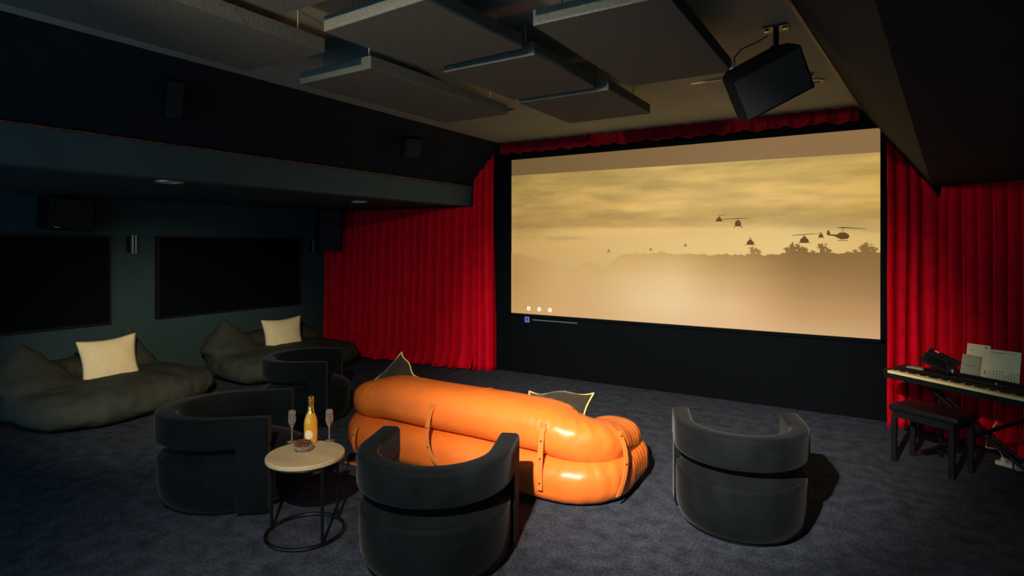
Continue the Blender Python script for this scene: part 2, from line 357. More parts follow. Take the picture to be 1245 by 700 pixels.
def ring_mb(x, z, r, w, y, n=16):
    mb = MB(); vs = []; 
    for k in range(n): 
        a = 2*PI*k/n; vs += [(x+math.cos(a)*r, y, z+math.sin(a)*r), (x+math.cos(a)*(r-w), y, z+math.sin(a)*(r-w))]
    mb.add(vs, [(2*k, (2*k+2) % (2*n), (2*k+3) % (2*n), 2*k+1) for k in range(n)]); return mb
for x_ in (.285, .45, .615):
    ring_mb(x_, .075-.01*(x_-.28), .026, .012, .0035).build('round_icon', 'ui_white', scr, smooth=False, fix=False)
mi = MB(); mi.box((.235, .0, -.083), (.075, .003, .085)); a = mi.build('square_icon', 'ui_blue', scr, smooth=False, bevel=.01, loc=(0, .045, 0))
MB().box((.235, -.003, -.083), (.022, .003, .025)).build('icon_symbol', 'ui_dark', a, smooth=False)
MB().box((.66, .045, -.083), (.68, .003, .013)).build('progress_line', 'ui_line', scr, smooth=False)

# ------------------------------------------------------------------ curtains
def curtain(name, path, z0, z1, folds, amp, seed, label, parent=None, puddle=0, head=True, ztop=None, group=None, wide=1.0, sway=.0):
    """path: list of (x, y); hangs from z1 to z0 with deep folds; ztop(t) may bend the top"""
    P_ = [Vector((a, b_)) for a, b_ in path]; Ls = [(P_[i+1]-P_[i]).length for i in range(len(P_)-1)]; T = sum(Ls)
    def at(t):
        d = t*T
        for i, l in enumerate(Ls):
            if d <= l or i == len(Ls)-1:
                q = (P_[i+1]-P_[i]).normalized(); return P_[i]+q*d, Vector((q.y, -q.x))
            d -= l
    nu = int(folds*26); nv = 44
    def fn(u, v):
        t = u; p, nrm = at(t); zt = ztop(t) if ztop else z1
        z = z0+(zt-z0)*v; low = 1-v
        ph = 2*PI*folds*(t+.35/folds*noise.noise(Vector((t*folds*.35, seed, low*.4))))+.9*noise.noise(Vector((t*folds*.6, seed+9, low*1.1)))
        a = amp*(.55+.55*low)*(1+.45*noise.noise(Vector((t*folds*.5, seed+3, low))))
        kf = math.floor(ph/(2*PI)); pm = ph-2*PI*kf-PI        # -PI..PI, crease at 0
        w = 2*abs(math.sin(pm*.5))**.8-1
        dv = Vector((kf*1.37+.4, seed, 1)); deep = max(0, .55+1.5*noise.noise(dv))
        off = .55*a*w - (.05+.13*deep)*math.exp(-(pm/(.55+.5*deep))**2)*(.35+.65*min(1, low*2.2+.2)) + .030*noise.noise(Vector((kf*2.1+.3, seed+20, low*.7)))*abs(math.sin(pm*.5))
        if v > .93: off *= .35+.65*(1-v)/.07
        q = Vector((nrm.y, -nrm.x))
        side = .02*noise.noise(Vector((t*folds, seed+5, low*3)))*low + sway*low*low*math.sin(t*PI)
        pp = p + nrm*off + q*side
        zz = z
        if puddle and low > .86:
            k = (low-.86)/.14; bulge = puddle*k*k*(.6+.8*noise.noise(Vector((t*folds*.8, seed+11, 0))))
            pp = pp + nrm*bulge; zz = max(.012+.02*abs(w), z)
        return (pp.x, pp.y, zz)
    o = MB().grid(fn, nu, nv).build(name, 'velvet_red', parent, fix=False, solid=.006)
    if label: tag(o, label, 'curtain', group)
    return o
curtain('velvet_curtain', [(-7.75, 6.68), (-6.2, 6.78), (-4.88, 6.86)], .0, 2.33, 19, .085, 1, 'wide red velvet curtain on the left, pooling on the carpet below the beam', puddle=.16, sway=.06)
curtain('velvet_curtain', [(-4.90, 6.90), (-4.58, 6.93)], .0, 3.1, 3, .07, 5, 'narrow tall red curtain hanging just left of the cinema screen', sway=0, ztop=lambda t: min(3.12, 2.62+(-4.90+.32*t+5.0)*1.12))
curtain('velvet_curtain', [(.10, 6.90), (.56, 6.90)], .0, 3.0, 4, .085, 8, 'narrow tall red curtain hanging just right of the cinema screen', ztop=lambda t: 3.2-((.10+.46*t)-(rtop(6.9)))/(rbot(6.9)-rtop(6.9))*.86-.02)
curtain('velvet_curtain', [(.53, 6.80), (1.15, 6.40), (2.3, 5.80), (3.1, 5.45)], .0, 2.335, 27, .07, 12, 'wide red velvet curtain hanging behind the digital piano', puddle=.12)
# gathered valance above the screen
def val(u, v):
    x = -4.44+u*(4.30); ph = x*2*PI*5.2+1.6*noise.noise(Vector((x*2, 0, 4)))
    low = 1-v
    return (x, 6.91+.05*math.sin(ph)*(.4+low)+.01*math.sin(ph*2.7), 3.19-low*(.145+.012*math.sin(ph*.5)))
tag(MB().grid(val, 520, 8).build('valance', 'velvet_red_dim', fix=False, solid=.006), 'short gathered red valance running along the ceiling above the screen', 'curtain')

# ------------------------------------------------------------------ ceiling panels
def cpanel(x0, x1, yy0, yy1, label, zb=2.95, th=.085, skew=0, rods=True):
    cx_, cy_ = (x0+x1)/2, (yy0+yy1)/2
    t = thing('acoustic_panel', label, 'panel', (cx_, cy_, zb), skew, 'acoustic panels hung under the ceiling')
    MB().box((0, 0, th/2), (x1-x0, yy1-yy0, th)).build('board', 'panel', t, smooth=False, bevel=.003, bseg=1)
    hx, hy = (x1-x0)/2-.12, (yy1-yy0)/2-.1
    for sx in (-1, 1):
        for sy in (-1, 1):
            o = MB().tube([(sx*hx, sy*hy, th), (sx*hx, sy*hy, 3.2-zb)], .004, 6).build('hanger', 'silver', t)
    return t
cpanel(-2.53, -1.79, 2.16, 3.00, 'square grey ceiling panel at upper centre with a bright front edge', skew=-.05)
cpanel(-3.52, -2.80, 2.80, 4.44, 'long grey ceiling panel beside the left slope, second from the screen', skew=-.02)
cpanel(-2.47, -1.77, 3.12, 4.02, 'grey ceiling panel in the middle, between two others of its row')
cpanel(-2.49, -1.70, 4.12, 5.08, 'grey ceiling panel nearest the cinema screen')
cpanel(-1.54, -.82, 2.70, 4.12, 'large grey ceiling panel beside the hanging speaker')
cpanel(-3.56, -2.82, .75, 2.42, 'long grey ceiling panel at upper left corner of the photo')
cpanel(-2.58, -1.86, .95, 1.96, 'grey ceiling panel cut by the top edge, left of the others', zb=2.98)
cpanel(-1.62, -.95, 1.10, 2.26, 'dark grey ceiling panel at the top edge, just before the one beside the speaker')

# ceiling downlights and small fittings
def ring_light(x, y, z, r, label, name='downlight'):
    t = thing(name, label, 'light', (x, y, z))
    MB().lathe([(r*.70, .0), (r*.74, -.014), (r, -.012), (r*1.02, 0), (r*.70, 0)], 28).build('rim', 'ring', t)
    MB().lathe([(.001, -.003), (r*.70, -.003), (r*.70, -.001)], 24).build('lens', 'black_plastic', t)
ring_light(-.448, 5.667, 3.199, .075, 'round ceiling downlight with a pale rim beside the hanging speaker')
ring_light(-4.09, 5.80, 3.199, .07, 'small round ceiling downlight near the left end of the screen')
ring_light(-5.30, 2.83, 2.349, .11, 'round downlight in the low ceiling above the nearer beanbag')
ring_light(-5.72, 5.47, 2.349, .10, 'round downlight in the low ceiling near the left curtain')
def det(x, y, z, label, cat='sensor'):
    t = thing('smoke_detector', label, cat, (x, y, z))
    MB().lathe([(.04, 0), (.04, -.016), (.022, -.034), (.001, -.036)], 20).build('body', 'silver', t)
det(-.47, 5.42, 3.199, 'tiny round ceiling sensor beside the right ceiling downlight')
t = thing('linear_diffuser', 'thin pale slot fitting on the ceiling near the hanging speaker', 'vent', (-1.22, 5.18, 3.196), -.05)
MB().box((0, 0, -.004), (.30, .022, .012)).build('slot_frame', 'ring', t, smooth=False)
t = thing('track_bracket', 'small bright angled bracket on the ceiling behind the row of panels', 'bracket', (-3.20, 5.22, 3.19))
MB().box((-.08, .0, 0), (.17, .014, .016), (0, 0, -.35)).build('arm', 'gold_trim', t, smooth=False)
MB().box((-.06, -.06, 0), (.14, .012, .016), (0, 0, .55)).build('arm', 'gold_trim', t, smooth=False)

# ------------------------------------------------------------------ loudspeakers
def ceiling_speaker():
    t = thing('loudspeaker', 'large black loudspeaker hanging tilted from the ceiling beside the screen', 'speaker', (-.60, 4.03, 2.83), 0)
    body = MB(); w, h, d = .225, .145, .13
    # box with angled back corners, tilted toward the seats
    prof = [(-w, -d), (w, -d), (w, d*.3), (w*.72, d), (-w*.72, d), (-w, d*.3)]
    vs = [(a, b_, -h) for a, b_ in prof]+[(a, b_, h) for a, b_ in prof]
    n = 6; body.add(vs, [tuple(range(n))[::-1], tuple(range(n, 2*n))]+[(i, (i+1) % n, (i+1) % n+n, i+n) for i in range(n)])
    b1 = body.build('cabinet', 'speaker_case', t, smooth=False, bevel=.01)
    b1.rotation_euler = (math.radians(26), math.radians(-27), math.radians(20))
    g = MB().box((0, -d-.004, 0), (2*w-.03, .008, 2*h-.03)).build('grille', 'speaker_cloth', b1, smooth=False, bevel=.004)
    MB().box((0, 0, .366), (.15, .12, .010)).build('mount_plate', 'black_metal', t, smooth=False, loc=(.05, .12, 0))
    MB().tube([(.05, .12, .365), (.05, .12, .23), (.03, .08, .13)], .018, 8).build('mount_arm', 'black_metal', t)
    MB().lathe([(.035, -.03), (.035, .03)], 16, (.05, .12, .22)).build('swivel', 'black_metal', t)
    for sx in (-1, 1): MB().lathe([(.001, -.012), (.014, -.010), (.014, .0)], 12, (.05+sx*.055, .11, .361)).build('bolt', 'silver', t)
    MB().tube([(.0, .13, .33), (-.08, .14, .30), (-.16, .12, .27), (-.20, .08, .21), (-.19, .05, .15)], .005, 6).build('cable', 'cable', t)
    MB().box((-.20, .03, .135), (.02, .02, .06), (0, .3, 0)).build('clip', 'silver', t, smooth=False)
ceiling_speaker()
def box_speaker(loc, rotz, dims, label, tilt=0, glint=False):
    t = thing('loudspeaker', label, 'speaker', loc, rotz)
    b1 = MB().box((0, 0, 0), dims).build('cabinet', 'speaker_case', t, smooth=False, bevel=.012); b1.rotation_euler = (0, tilt, 0)
    MB().box((dims[0]/2+.003, 0, 0), (.006, dims[1]-.03, dims[2]-.03)).build('grille', 'speaker_cloth', b1, smooth=False)
    MB().box((-dims[0]/2-.03, 0, .02), (.06, .07, .07)).build('wall_bracket', 'black_metal', t, smooth=False)
    if glint: MB().box((dims[0]/2+.008, -dims[1]*.3, -dims[2]*.40), (.004, .05, .012)).build('badge', 'silver', b1, smooth=False)
    return t
box_speaker((-7.74, 2.99, 2.14), 0, (.28, .46, .36), 'boxy black loudspeaker high on the left wall above the nearer wall panel', .12, True)
box_speaker((-7.35, 6.36, 2.02), -.5, (.34, .34, .62), 'tall black loudspeaker under the low ceiling beside the left curtain', .06)
box_speaker((-4.56, 2.46, 2.90), -.3, (.10, .14, .30), 'slim dark speaker on the left ceiling slope nearest the camera', .35)
box_speaker((-4.52, 5.12, 2.90), -.3, (.10, .24, .24), 'small dark speaker on the left ceiling slope farther back', .35)
MBs = MB()
def sconce(y, z, label, pale):
    t = thing('wall_sconce', label, 'light', (LX, y, z))
    MB().box((.012, 0, 0), (.022, .13, .20)).build('back_plate', 'black_metal', t, smooth=False, bevel=.004)
    MB().tube([(.05, 0, -.10), (.05, 0, .10)], .045, 16).build('shade', 'black_metal', t)
    if pale:
        for s in (-1, 1): MB().tube([(.093, s*.018, -.115), (.093, s*.018, .115)], .006, 6).build('chrome_bar', 'silver', t)
sconce(3.76, 1.79, 'small dark wall light with chrome bars between the two wall panels', True)
sconce(6.55, 1.76, 'small dark wall light on the left wall close to the curtain', False)
def wallpanel(ya, yb, label):
    t = thing('wall_panel', label, 'panel', (LX+.0, (ya+yb)/2, 1.36))
    w = yb-ya; MB().box((.03, 0, 0), (.056, w, 1.05)).build('board', 'black_paint', t, smooth=False, bevel=.006)
    f = MB()
    for c_, d_ in [((.035, 0, .525), (.07, w+.03, .02)), ((.035, 0, -.525), (.07, w+.03, .02)), ((.035, w/2, 0), (.07, .02, 1.05)), ((.035, -w/2, 0), (.07, .02, 1.05))]: f.box(c_, d_)
    f.build('frame', 'black_plastic', t, smooth=False)
wallpanel(.85, 3.50, 'black rectangular wall panel behind the nearer beanbag')
wallpanel(4.06, 6.25, 'black rectangular wall panel closer to the left curtain')

# ------------------------------------------------------------------ tub chairs
def make_chair(label):
    t = thing('tub_chair', label, 'chair', (0, 0, 0), 0, 'charcoal velvet tub chairs')
    R = .445
    MB().lathe([(.33, .0), (.36, .004), (.365, .028), (.30, .03)], 56).build('plinth', 'black_plastic', t)
    MB().lathe([(.30, .022), (.375, .026), (.405, .045), (.425, .10), (.432, .18), (.432, .318), (.428, .336), (.418, .345), (.30, .345)], 72).build('base_drum', 'velvet_grey', t)
    MB().lathe([(.30, .325), (.408, .335), (.410, .350), (.38, .372), (.33, .395), (.25, .412), (.15, .424), (.001, .43)], 72).build('seat', 'velvet_grey', t)
    # back band: swept rounded rectangle around the back, legs folding down at both front ends; +y is the open side
    z0, z1, th = .455, .645, .125
    rc = R-th/2; fwd = .28; arc = PI*rc; TT = arc+2*fwd
    def centre(d):                       # distance along the U from the left tip -> point, outward normal
        if d < fwd: return (-rc, fwd-d), (-1, 0)
        if d > fwd+arc: return (rc, d-fwd-arc), (1, 0)
        a = -PI/2+PI*(d-fwd)/arc; return (rc*math.sin(a), -rc*math.cos(a)), (math.sin(a), -math.cos(a))
    def section(d, zl, zh, inset=0):
        (cx0, cy0), (nx, ny) = centre(d); out = []
        w2, h2, r = th/2-inset, (zh-zl)/2, .026; zc = (zh+zl)/2
        for sx_, sz_, a0 in ((w2-r, h2-r, 0), (-(w2-r), h2-r, 90), (-(w2-r), -(h2-r), 180), (w2-r, -(h2-r), 270)):
            for k in range(5):
                a = math.radians(a0+22.5*k); q = sx_+r*math.cos(a); z = zc+sz_+r*math.sin(a)
                out.append((cx0+nx*q, cy0+ny*q, z))
        return out
    def sweep(d0, d1, m_, zl, zh, inset=0):
        n = 20; vs = [p for i in range(m_+1) for p in section(d0+(d1-d0)*i/m_, zl, zh, inset)]
        return MB().add(vs, [(i*n+j, i*n+(j+1) % n, (i+1)*n+(j+1) % n, (i+1)*n+j) for i in range(m_) for j in range(n)]+[tuple(range(n))[::-1], tuple(m_*n+j for j in range(n))])
    sweep(0, TT, 110, z0, z1).build('backrest_band', 'velvet_grey', t, bevel=.014, bseg=3)
    sweep(.002, .175, 6, .03, .50, .004).build('arm_post', 'velvet_grey', t, bevel=.012, bseg=3)
    sweep(TT-.175, TT-.002, 6, .03, .50, .004).build('arm_post', 'velvet_grey', t, bevel=.012, bseg=3)
    return t
ch = make_chair('charcoal velvet tub chair in the foreground, behind the orange sofa')
ch.location = (-2.16, 2.66, 0); ch.rotation_euler.z = math.atan2(.37, .93)
for (x, y, fx, fy, lb) in [(-.75, 4.02, -.33, .94, 'charcoal velvet tub chair on the right, facing the cinema screen alone'),
                     (-3.93, 2.56, .75, .66, 'charcoal velvet tub chair left of the small round table'),
                     (-5.02, 4.08, .80, .60, 'charcoal velvet tub chair farthest back, in front of the cream cushion')]:
    c2 = copy_tree(ch); c2.location = (x, y, 0); c2.rotation_euler.z = math.atan2(-fx, fy); c2['label'] = lb
    if 'small round' in lb: c2.scale = (1, 1.15, 1)
    if 'on the right' in lb: c2.scale = (.92, .92, 1.02)

# ------------------------------------------------------------------ orange sofa: two stacked U shaped rolls
def upath(xl, xr, yb, yf, rc, n=12):
    """centre line: left arm tip -> back left corner -> back right corner -> right arm tip"""
    pts = []
    for k in range(15): pts.append((xl, yf+(yb+rc-yf)*k/14))
    for k in range(1, n+1):
        a = PI+PI/2*k/n; pts.append((xl+rc+rc*math.cos(a), yb+rc+rc*math.sin(a)))
    m = 60
    for k in range(1, m): pts.append((xl+rc+(xr-xl-2*rc)*k/m, yb))
    for k in range(0, n+1):
        a = 1.5*PI+PI/2*k/n; pts.append((xr-rc+rc*math.cos(a), yb+rc+rc*math.sin(a)))
    for k in range(1, 15): pts.append((xr, yb+rc+(yf-yb-rc)*k/14))
    # resample evenly
    P_ = [Vector(p) for p in pts]; L_ = [0]
    for i in range(1, len(P_)): L_.append(L_[-1]+(P_[i]-P_[i-1]).length)
    out = []; K = 440; j = 0
    for i in range(K+1):
        d = L_[-1]*i/K
        while j < len(L_)-2 and L_[j+1] < d: j += 1
        t = (d-L_[j])/max(1e-6, L_[j+1]-L_[j]); out.append(P_[j].lerp(P_[j+1], t))
    return out, L_[-1]
def arm(s, T):
    d = min(s, T-s); f = max(0, min(1, (.95-d)/.75)); return f*f*(3-2*f)
def uroll(name, par, path, aw, ah, zc, nexp, seed, sag, wr_zone, droop, label=None):
    pts, T = path; K = len(pts)-1; n = 44; vs = []
    for i, p in enumerate(pts):
        t = (pts[min(K, i+1)]-pts[max(0, i-1)]).normalized(); nrm = Vector((t.y, -t.x))  # outward side
        d = min(i, K-i)/K*T
        capr = .20; sc_ = 1 if d > capr else math.sqrt(max(0.0, 1-((capr-d)/capr)**2))
        sc_ = max(sc_, .04)
        # closeness to a corner
        s = i/K*T
        wr = 0
        for cs, cw in wr_zone: wr = max(wr, math.exp(-((s-cs)/cw)**2))
        for j in range(n):
            a = 2*PI*j/n; ca, sa = math.cos(a), math.sin(a)
            x = aw*math.copysign(abs(ca)**(2/nexp), ca); z = ah*math.copysign(abs(sa)**(2/nexp), sa)
            lump = .006*noise.fractal(Vector((s*1.3, a*.8, seed)), 1, 2, 3)
            ph = s*105+1.6*math.sin(a*1.5+seed)+3*noise.noise(Vector((s*5, a*1.4, seed)))
            wrk = wr*.0042*math.sin(ph+2.5*noise.noise(Vector((s*11, a*3, seed))))*(.35+.65*abs(math.sin(a+.4)))*(.5+.8*abs(noise.noise(Vector((s*6, a*2, seed+4)))))
            seam = -.05*wr*max(0, -math.sin(a) if zc > .3 else math.sin(a))*0
            k = 1+(lump+wrk)/ah
            fr_ = arm(s, T); q = p+nrm*(x*k*sc_*(1-.10*fr_))
            zz = zc-droop*fr_+z*k*(sc_**.6)*(1-.16*fr_*(droop > 0))+sag(s/T, x/aw)
            vs.append((q.x, q.y, max(zz, .004)))
    fs = [(i*n+j, i*n+(j+1) % n, (i+1)*n+(j+1) % n, (i+1)*n+j) for i in range(K) for j in range(n)]+[tuple(range(n))[::-1], tuple(K*n+j for j in range(n))]
    return MB().add(vs, fs).build(name, 'leather', par)
sofa = thing('sofa', 'long low orange leather sofa of two stacked padded rolls, seen from behind', 'sofa', (-2.78, 3.62, 0), math.radians(1.5))
# local frame: x along the back, y away from the camera; back outer face at about y = -.12
pathL = upath(-1.02, 1.10, .14, .86, .20); pathU = upath(-1.00, 1.08, .15, .80, .20)
TL = pathL[1]; TU = pathU[1]
zoneU = [(.55, .24), (TU-.55, .30), (TU-.25, .25)]; zoneL = [(.55, .2), (TL-.60, .22), (TL-.25, .3)]
lower = uroll('lower_cushion', sofa, pathL, .255, .166, .164, 2.7, 3, lambda t, x: 0, zoneL, 0)
upper = uroll('upper_cushion', sofa, pathU, .235, .170, .478, 2.55, 8, lambda t, x: .012*math.cos((t-.42)*5)+(.022 if t < .38 else 0)*min(1, (.38-t)*6), zoneU, .15)
def seat_fn():
    mb = MB(); vs = []; n = 40; lay = [(0, .0), (.93, .0), (1, .06), (1, .20), (.96, .26), (.8, .29), (0, .30)]
    for f, z in lay:
        for j in range(n):
            a = 2*PI*j/n; ca, sa = math.cos(a), math.sin(a)
            vs.append((.04+.86*f*math.copysign(abs(ca)**.35, ca), .68+.40*f*math.copysign(abs(sa)**.35, sa), z+.02))
    fs = [(i*n+j, i*n+(j+1) % n, (i+1)*n+(j+1) % n, (i+1)*n+j) for i in range(len(lay)-1) for j in range(n)]
    return mb.add(vs, fs)
seat_fn().build('seat_cushion', 'leather', sofa)
# cross seams stitched into the upper roll
for sx in (-.45, .18):
    pts = [(sx, .15-.238*math.copysign(abs(math.cos(a))**(2/2.55), math.cos(a)), .478+.173*math.copysign(abs(math.sin(a))**(2/2.55), math.sin(a))+.012) for a in [PI*k/20-.5 for k in range(0, 24)]]
    MB().tube(pts, .0022, 6).build('seam_piping', 'leather', sofa)
def strap(par, pts, w, side, rivets, label=None):
    pts = [Vector(p) for p in pts]; side = Vector(side).normalized(); th = .006; vs = []
    for i, p in enumerate(pts):
        t = (pts[min(len(pts)-1, i+1)]-pts[max(0, i-1)]).normalized(); nn = t.cross(side).normalized()
        ww = w*(1.25 if i == 0 else 1)
        vs += [p+side*ww/2+nn*th/2, p-side*ww/2+nn*th/2, p-side*ww/2-nn*th/2, p+side*ww/2-nn*th/2]
    fs = [(i*4+j, i*4+(j+1) % 4, (i+1)*4+(j+1) % 4, (i+1)*4+j) for i in range(len(pts)-1) for j in range(4)]+[(3, 2, 1, 0), tuple((len(pts)-1)*4+j for j in range(4))]
    s = MB().add(vs, fs).build('strap', 'strap', par, smooth=False, bevel=.0015)
    for k in rivets:
        i = min(len(pts)-2, int(k*(len(pts)-1))); t = (pts[i+1]-pts[i]).normalized(); nn = t.cross(side).normalized(); q = pts[i].lerp(pts[i+1], .5)
        d = nn if nn.y < 0 else -nn
        m_ = MB(); m_.tube([q, q+d*.008], .006, 8); m_.build('rivet', 'black_metal', s)
    return s
def bez(a, b_, c, d, n=16):
    a, b_, c, d = map(Vector, (a, b_, c, d)); return [a*(1-t)**3+b_*3*t*(1-t)**2+c*3*t*t*(1-t)+d*t**3 for t in [i/n for i in range(n+1)]]
# patches and straps on the back
def patch(x, y, z): MB().box((x, y, z), (.055, .01, .05)).build('strap_patch', 'strap', sofa, smooth=False, bevel=.004)
patch(.83, -.088, .545); strap(sofa, bez((.83, -.094, .53), (.83, -.125, .40), (.83, -.140, .30), (.83, -.135, .12)), .040, (1, 0, 0), (.2, .5, .93))
patch(-.13, -.088, .545); strap(sofa, bez((-.13, -.094, .53), (-.13, -.18, .36), (-.06, -.28, .26), (.05, -.20, .14)), .038, (1, 0, .25), (.25, .6, .95))
strap(sofa, bez((-.90, -.10, .27), (-.87, -.20, .24), (-.85, -.20, .10), (-.88, -.12, .06)), .035, (1, 0, 0), (.3,))
strap(sofa, bez((1.27, .20, .50), (1.36, .16, .40), (1.37, .13, .25), (1.31, .08, .10)), .036, (.5, 1, 0), (.1, .5))
MB().box((-.78, -.20, .008), (.30, .035, .008)).build('loose_strap', 'strap', sofa, smooth=False)

# ------------------------------------------------------------------ cushions
def cushion(name, w, h, d, mat_, pipe, loc, R, label, seed=0, cat='cushion', crease=0.0, group=None):
    t = thing(name, label, cat, loc, 0, group); t.rotation_mode = 'QUATERNION'; t.rotation_quaternion = R.to_quaternion()
    def edge(u, v):  # pincushion outline
        x = (u-.5)*w; z = v*h
        px = 1-.13*math.sin(PI*v)*1.0; pz = .13*math.sin(PI*u)
        x *= px; z = h/2+(z-h/2)*(1-pz)
        return x, z
    mb = MB(); n = 26
    for s in (-1, 1):
        def fn(u, v):
            x, z = edge(u, v); a = (math.sin(PI*u)*math.sin(PI*v))**.55
            y = s*d/2*a + crease*.012*a*noise.fractal(Vector((u*5, v*5, seed+s)), 1, 2, 3)
            cr = math.exp(-((min(u, 1-u))**2+(min(v, 1-v))**2)*14)*.006*math.sin(18*math.atan2(min(v, 1-v)+.01, min(u, 1-u)+.01))
            y += s*cr*a
            return (x, y, z+crease*.02*math.sin(u*9+seed)*v*v)
        mb.grid(fn, n, n)
    import bmesh
    o = mb.build('cover', mat_, t)
    bm = bmesh.new(); bm.from_mesh(o.data); bmesh.ops.remove_doubles(bm, verts=bm.verts, dist=.0008); bmesh.ops.recalc_face_normals(bm, faces=bm.faces); bm.to_mesh(o.data); bm.free()
    pts = [(k/n, 0) for k in range(n)]+[(1, k/n) for k in range(n)]+[(1-k/n, 1) for k in range(n)]+[(0, 1-k/n) for k in range(n)]
    pp = []
    for u, v in pts:
        x, z = edge(u, v); pp.append((x, 0, z+crease*.02*math.sin(u*9+seed)*v*v))
    MB().tube(pp, .006, 6, closed=True).build('piping', pipe, t)
    return t
def frame_from(xdir, zdir):
    x = Vector(xdir).normalized(); z = Vector(zdir); z = (z-x*z.dot(x)).normalized(); y = z.cross(x)
    return Matrix((x, y, z)).transposed()
cushion('cushion', .56, .54, .17, 'cream', 'dark_piping', (-6.92, 3.10, .275), frame_from((.20, .97, .07), (-.24, -.10, .95)), 'cream linen cushion with dark piping leaning on the nearer beanbag', 1, group='cream cushions on the beanbags')
cushion('cushion', .56, .54, .17, 'cream', 'dark_piping', (-7.05, 5.35, .23), frame_from((.35, .93, .05), (-.25, -.12, .93)), 'cream linen cushion with dark piping on the far beanbag behind the tub chair', 2, group='cream cushions on the beanbags')
cushion('cushion', .60, .42, .22, 'olive_velvet', 'yellow_piping', (-2.24, 4.18, .28), frame_from((1, .10, .10), (0, .80, .6)), 'dark velvet cushion with yellow piping at the middle of the orange sofa', 3, crease=1.0, group='dark velvet cushions on the sofa')
cushion('cushion', .40, .42, .16, 'olive_velvet', 'yellow_piping', (-3.98, 4.06, .36), frame_from((.80, -.30, -.50), (.35, .45, .80)), 'dark velvet cushion with yellow piping tilted at the left end of the sofa', 4, crease=.8, group='dark velvet cushions on the sofa')

# ------------------------------------------------------------------ beanbags
def beanbag(loc, rotz, L_, D_, label, seed, peaks):
    def f_el(mb, c, r, k=2.4, n=28, m_=18):
        vs = []
        for j in range(m_+1):
            b_ = -PI/2+PI*j/m_
            for i in range(n):
                a = 2*PI*i/n; cb, sb = math.cos(b_), math.sin(b_); ca, sa = math.cos(a), math.sin(a); e = 2/k
                sg = lambda q: math.copysign(abs(q)**e, q)
                vs.append((c[0]+r[0]*sg(cb)*sg(ca), c[1]+r[1]*sg(cb)*sg(sa), c[2]+r[2]*sg(sb)))
        mb.add(vs, [(j*n+i, j*n+(i+1) % n, (j+1)*n+(i+1) % n, (j+1)*n+i) for j in range(m_) for i in range(n)])
    mb = MB()
    f_el(mb, (0, 0, .20), (D_/2, L_/2, .20), 3.0)
    f_el(mb, (-D_/2+.22, 0, .36), (.22, L_/2-.10, .20), 2.6)
    for (py, pz, pr) in peaks:
        k = 8
        for q in range(k+1):
            t = q/k; rr = pr*(1-t)**.9+.035
            f_el(mb, (-D_/2+.34-.10*t, py, .40+(pz-.42)*t), (rr*1.0, rr*1.15, .09), 2.2, 20, 10)
    o = mb.build('beanbag', 'canvas', None, loc=loc, rotz=rotz)
    rm = o.modifiers.new('remesh', 'REMESH'); rm.mode = 'VOXEL'; rm.voxel_size = .032; rm.use_smooth_shade = True
    sm = o.modifiers.new('smooth', 'SMOOTH'); sm.factor = .6; sm.iterations = 9
    tx = bpy.data.textures.new('crumple', 'CLOUDS'); tx.noise_scale = .28; tx.noise_depth = 3
    dp = o.modifiers.new('crumple', 'DISPLACE'); dp.texture = tx; dp.strength = .05; dp.mid_level = .5
    tx2 = bpy.data.textures.new('folds', 'MARBLE'); tx2.noise_scale = .22; tx2.turbulence = 9; tx2.marble_type = 'SHARP'
    dp2 = o.modifiers.new('folds', 'DISPLACE'); dp2.texture = tx2; dp2.strength = .02; dp2.mid_level = .5
    tag(o, label, 'beanbag', 'beanbags along the left wall')
    return o
beanbag((-6.98, 3.14, .0), math.radians(11), 1.9, 1.45, 'long dark green-grey beanbag nearest the camera under the first wall panel', 1, [(-.62, .74, .30), (.50, .78, .15)])
beanbag((-7.02, 5.35, .0), math.radians(2), 2.0, 1.45, 'dark green-grey beanbag farther back along the left wall', 2, [(-.62, .72, .28), (.62, .6, .16)])

# ------------------------------------------------------------------ round side table and what stands on it
TX, TY = -3.02, 2.44
tb = thing('side_table', 'small round table with a pale stone top and black ring base', 'table', (TX, TY, 0), 0)
MB().lathe([(.001, .468), (.228, .468), (.235, .472), (.235, .490), (.230, .495), (.001, .495)], 64).build('tabletop', 'stone', tb)
MB().tube([(.215*math.cos(a), .215*math.sin(a), .459) for a in [2*PI*k/48 for k in range(48)]], .009, 8, closed=True).build('top_ring', 'black_metal', tb)
MB().tube([(.232*math.cos(a), .232*math.sin(a), .012) for a in [2*PI*k/56 for k in range(56)]], .012, 8, closed=True).build('base_ring', 'black_metal', tb)
for px_, py_ in ((-3.235, 2.335), (-2.80, 2.385), (-2.98, 2.655)):
    d = Vector((px_-TX, py_-TY)).normalized()*.222
    MB().tube([(d.x, d.y, .012), (d.x, d.y, .462)], .010, 8).build('leg', 'black_metal', tb)
bt = thing('champagne_bottle', 'golden sparkling wine bottle with a round pale label on the small table', 'bottle', (-3.155, 2.59, .4955), math.radians(31))
MB().lathe([(.001, .004), (.03, 0), (.040, .004), (.0425, .02), (.0425, .13), (.039, .155), (.030, .18), (.020, .205), (.0165, .235), (.0155, .262)], 32).build('glass_body', 'bottle_glass', bt)
MB().lathe([(.0245, .196), (.021, .206), (.0178, .236), (.0175, .262), (.021, .268), (.021, .276), (.017, .280), (.019, .290), (.019, .302), (.012, .308), (.001, .309)], 24).build('foil_neck', 'foil', bt)
def lab(u, v):
    a = 2*PI*u; r_ = .028*v; th_ = r_*math.cos(a)/.0432; return (.0436*math.sin(th_), -.0436*math.cos(th_), .062+r_*math.sin(a))
MB().grid(lab, 24, 4).build('label_disc', 'label', bt, fix=False)
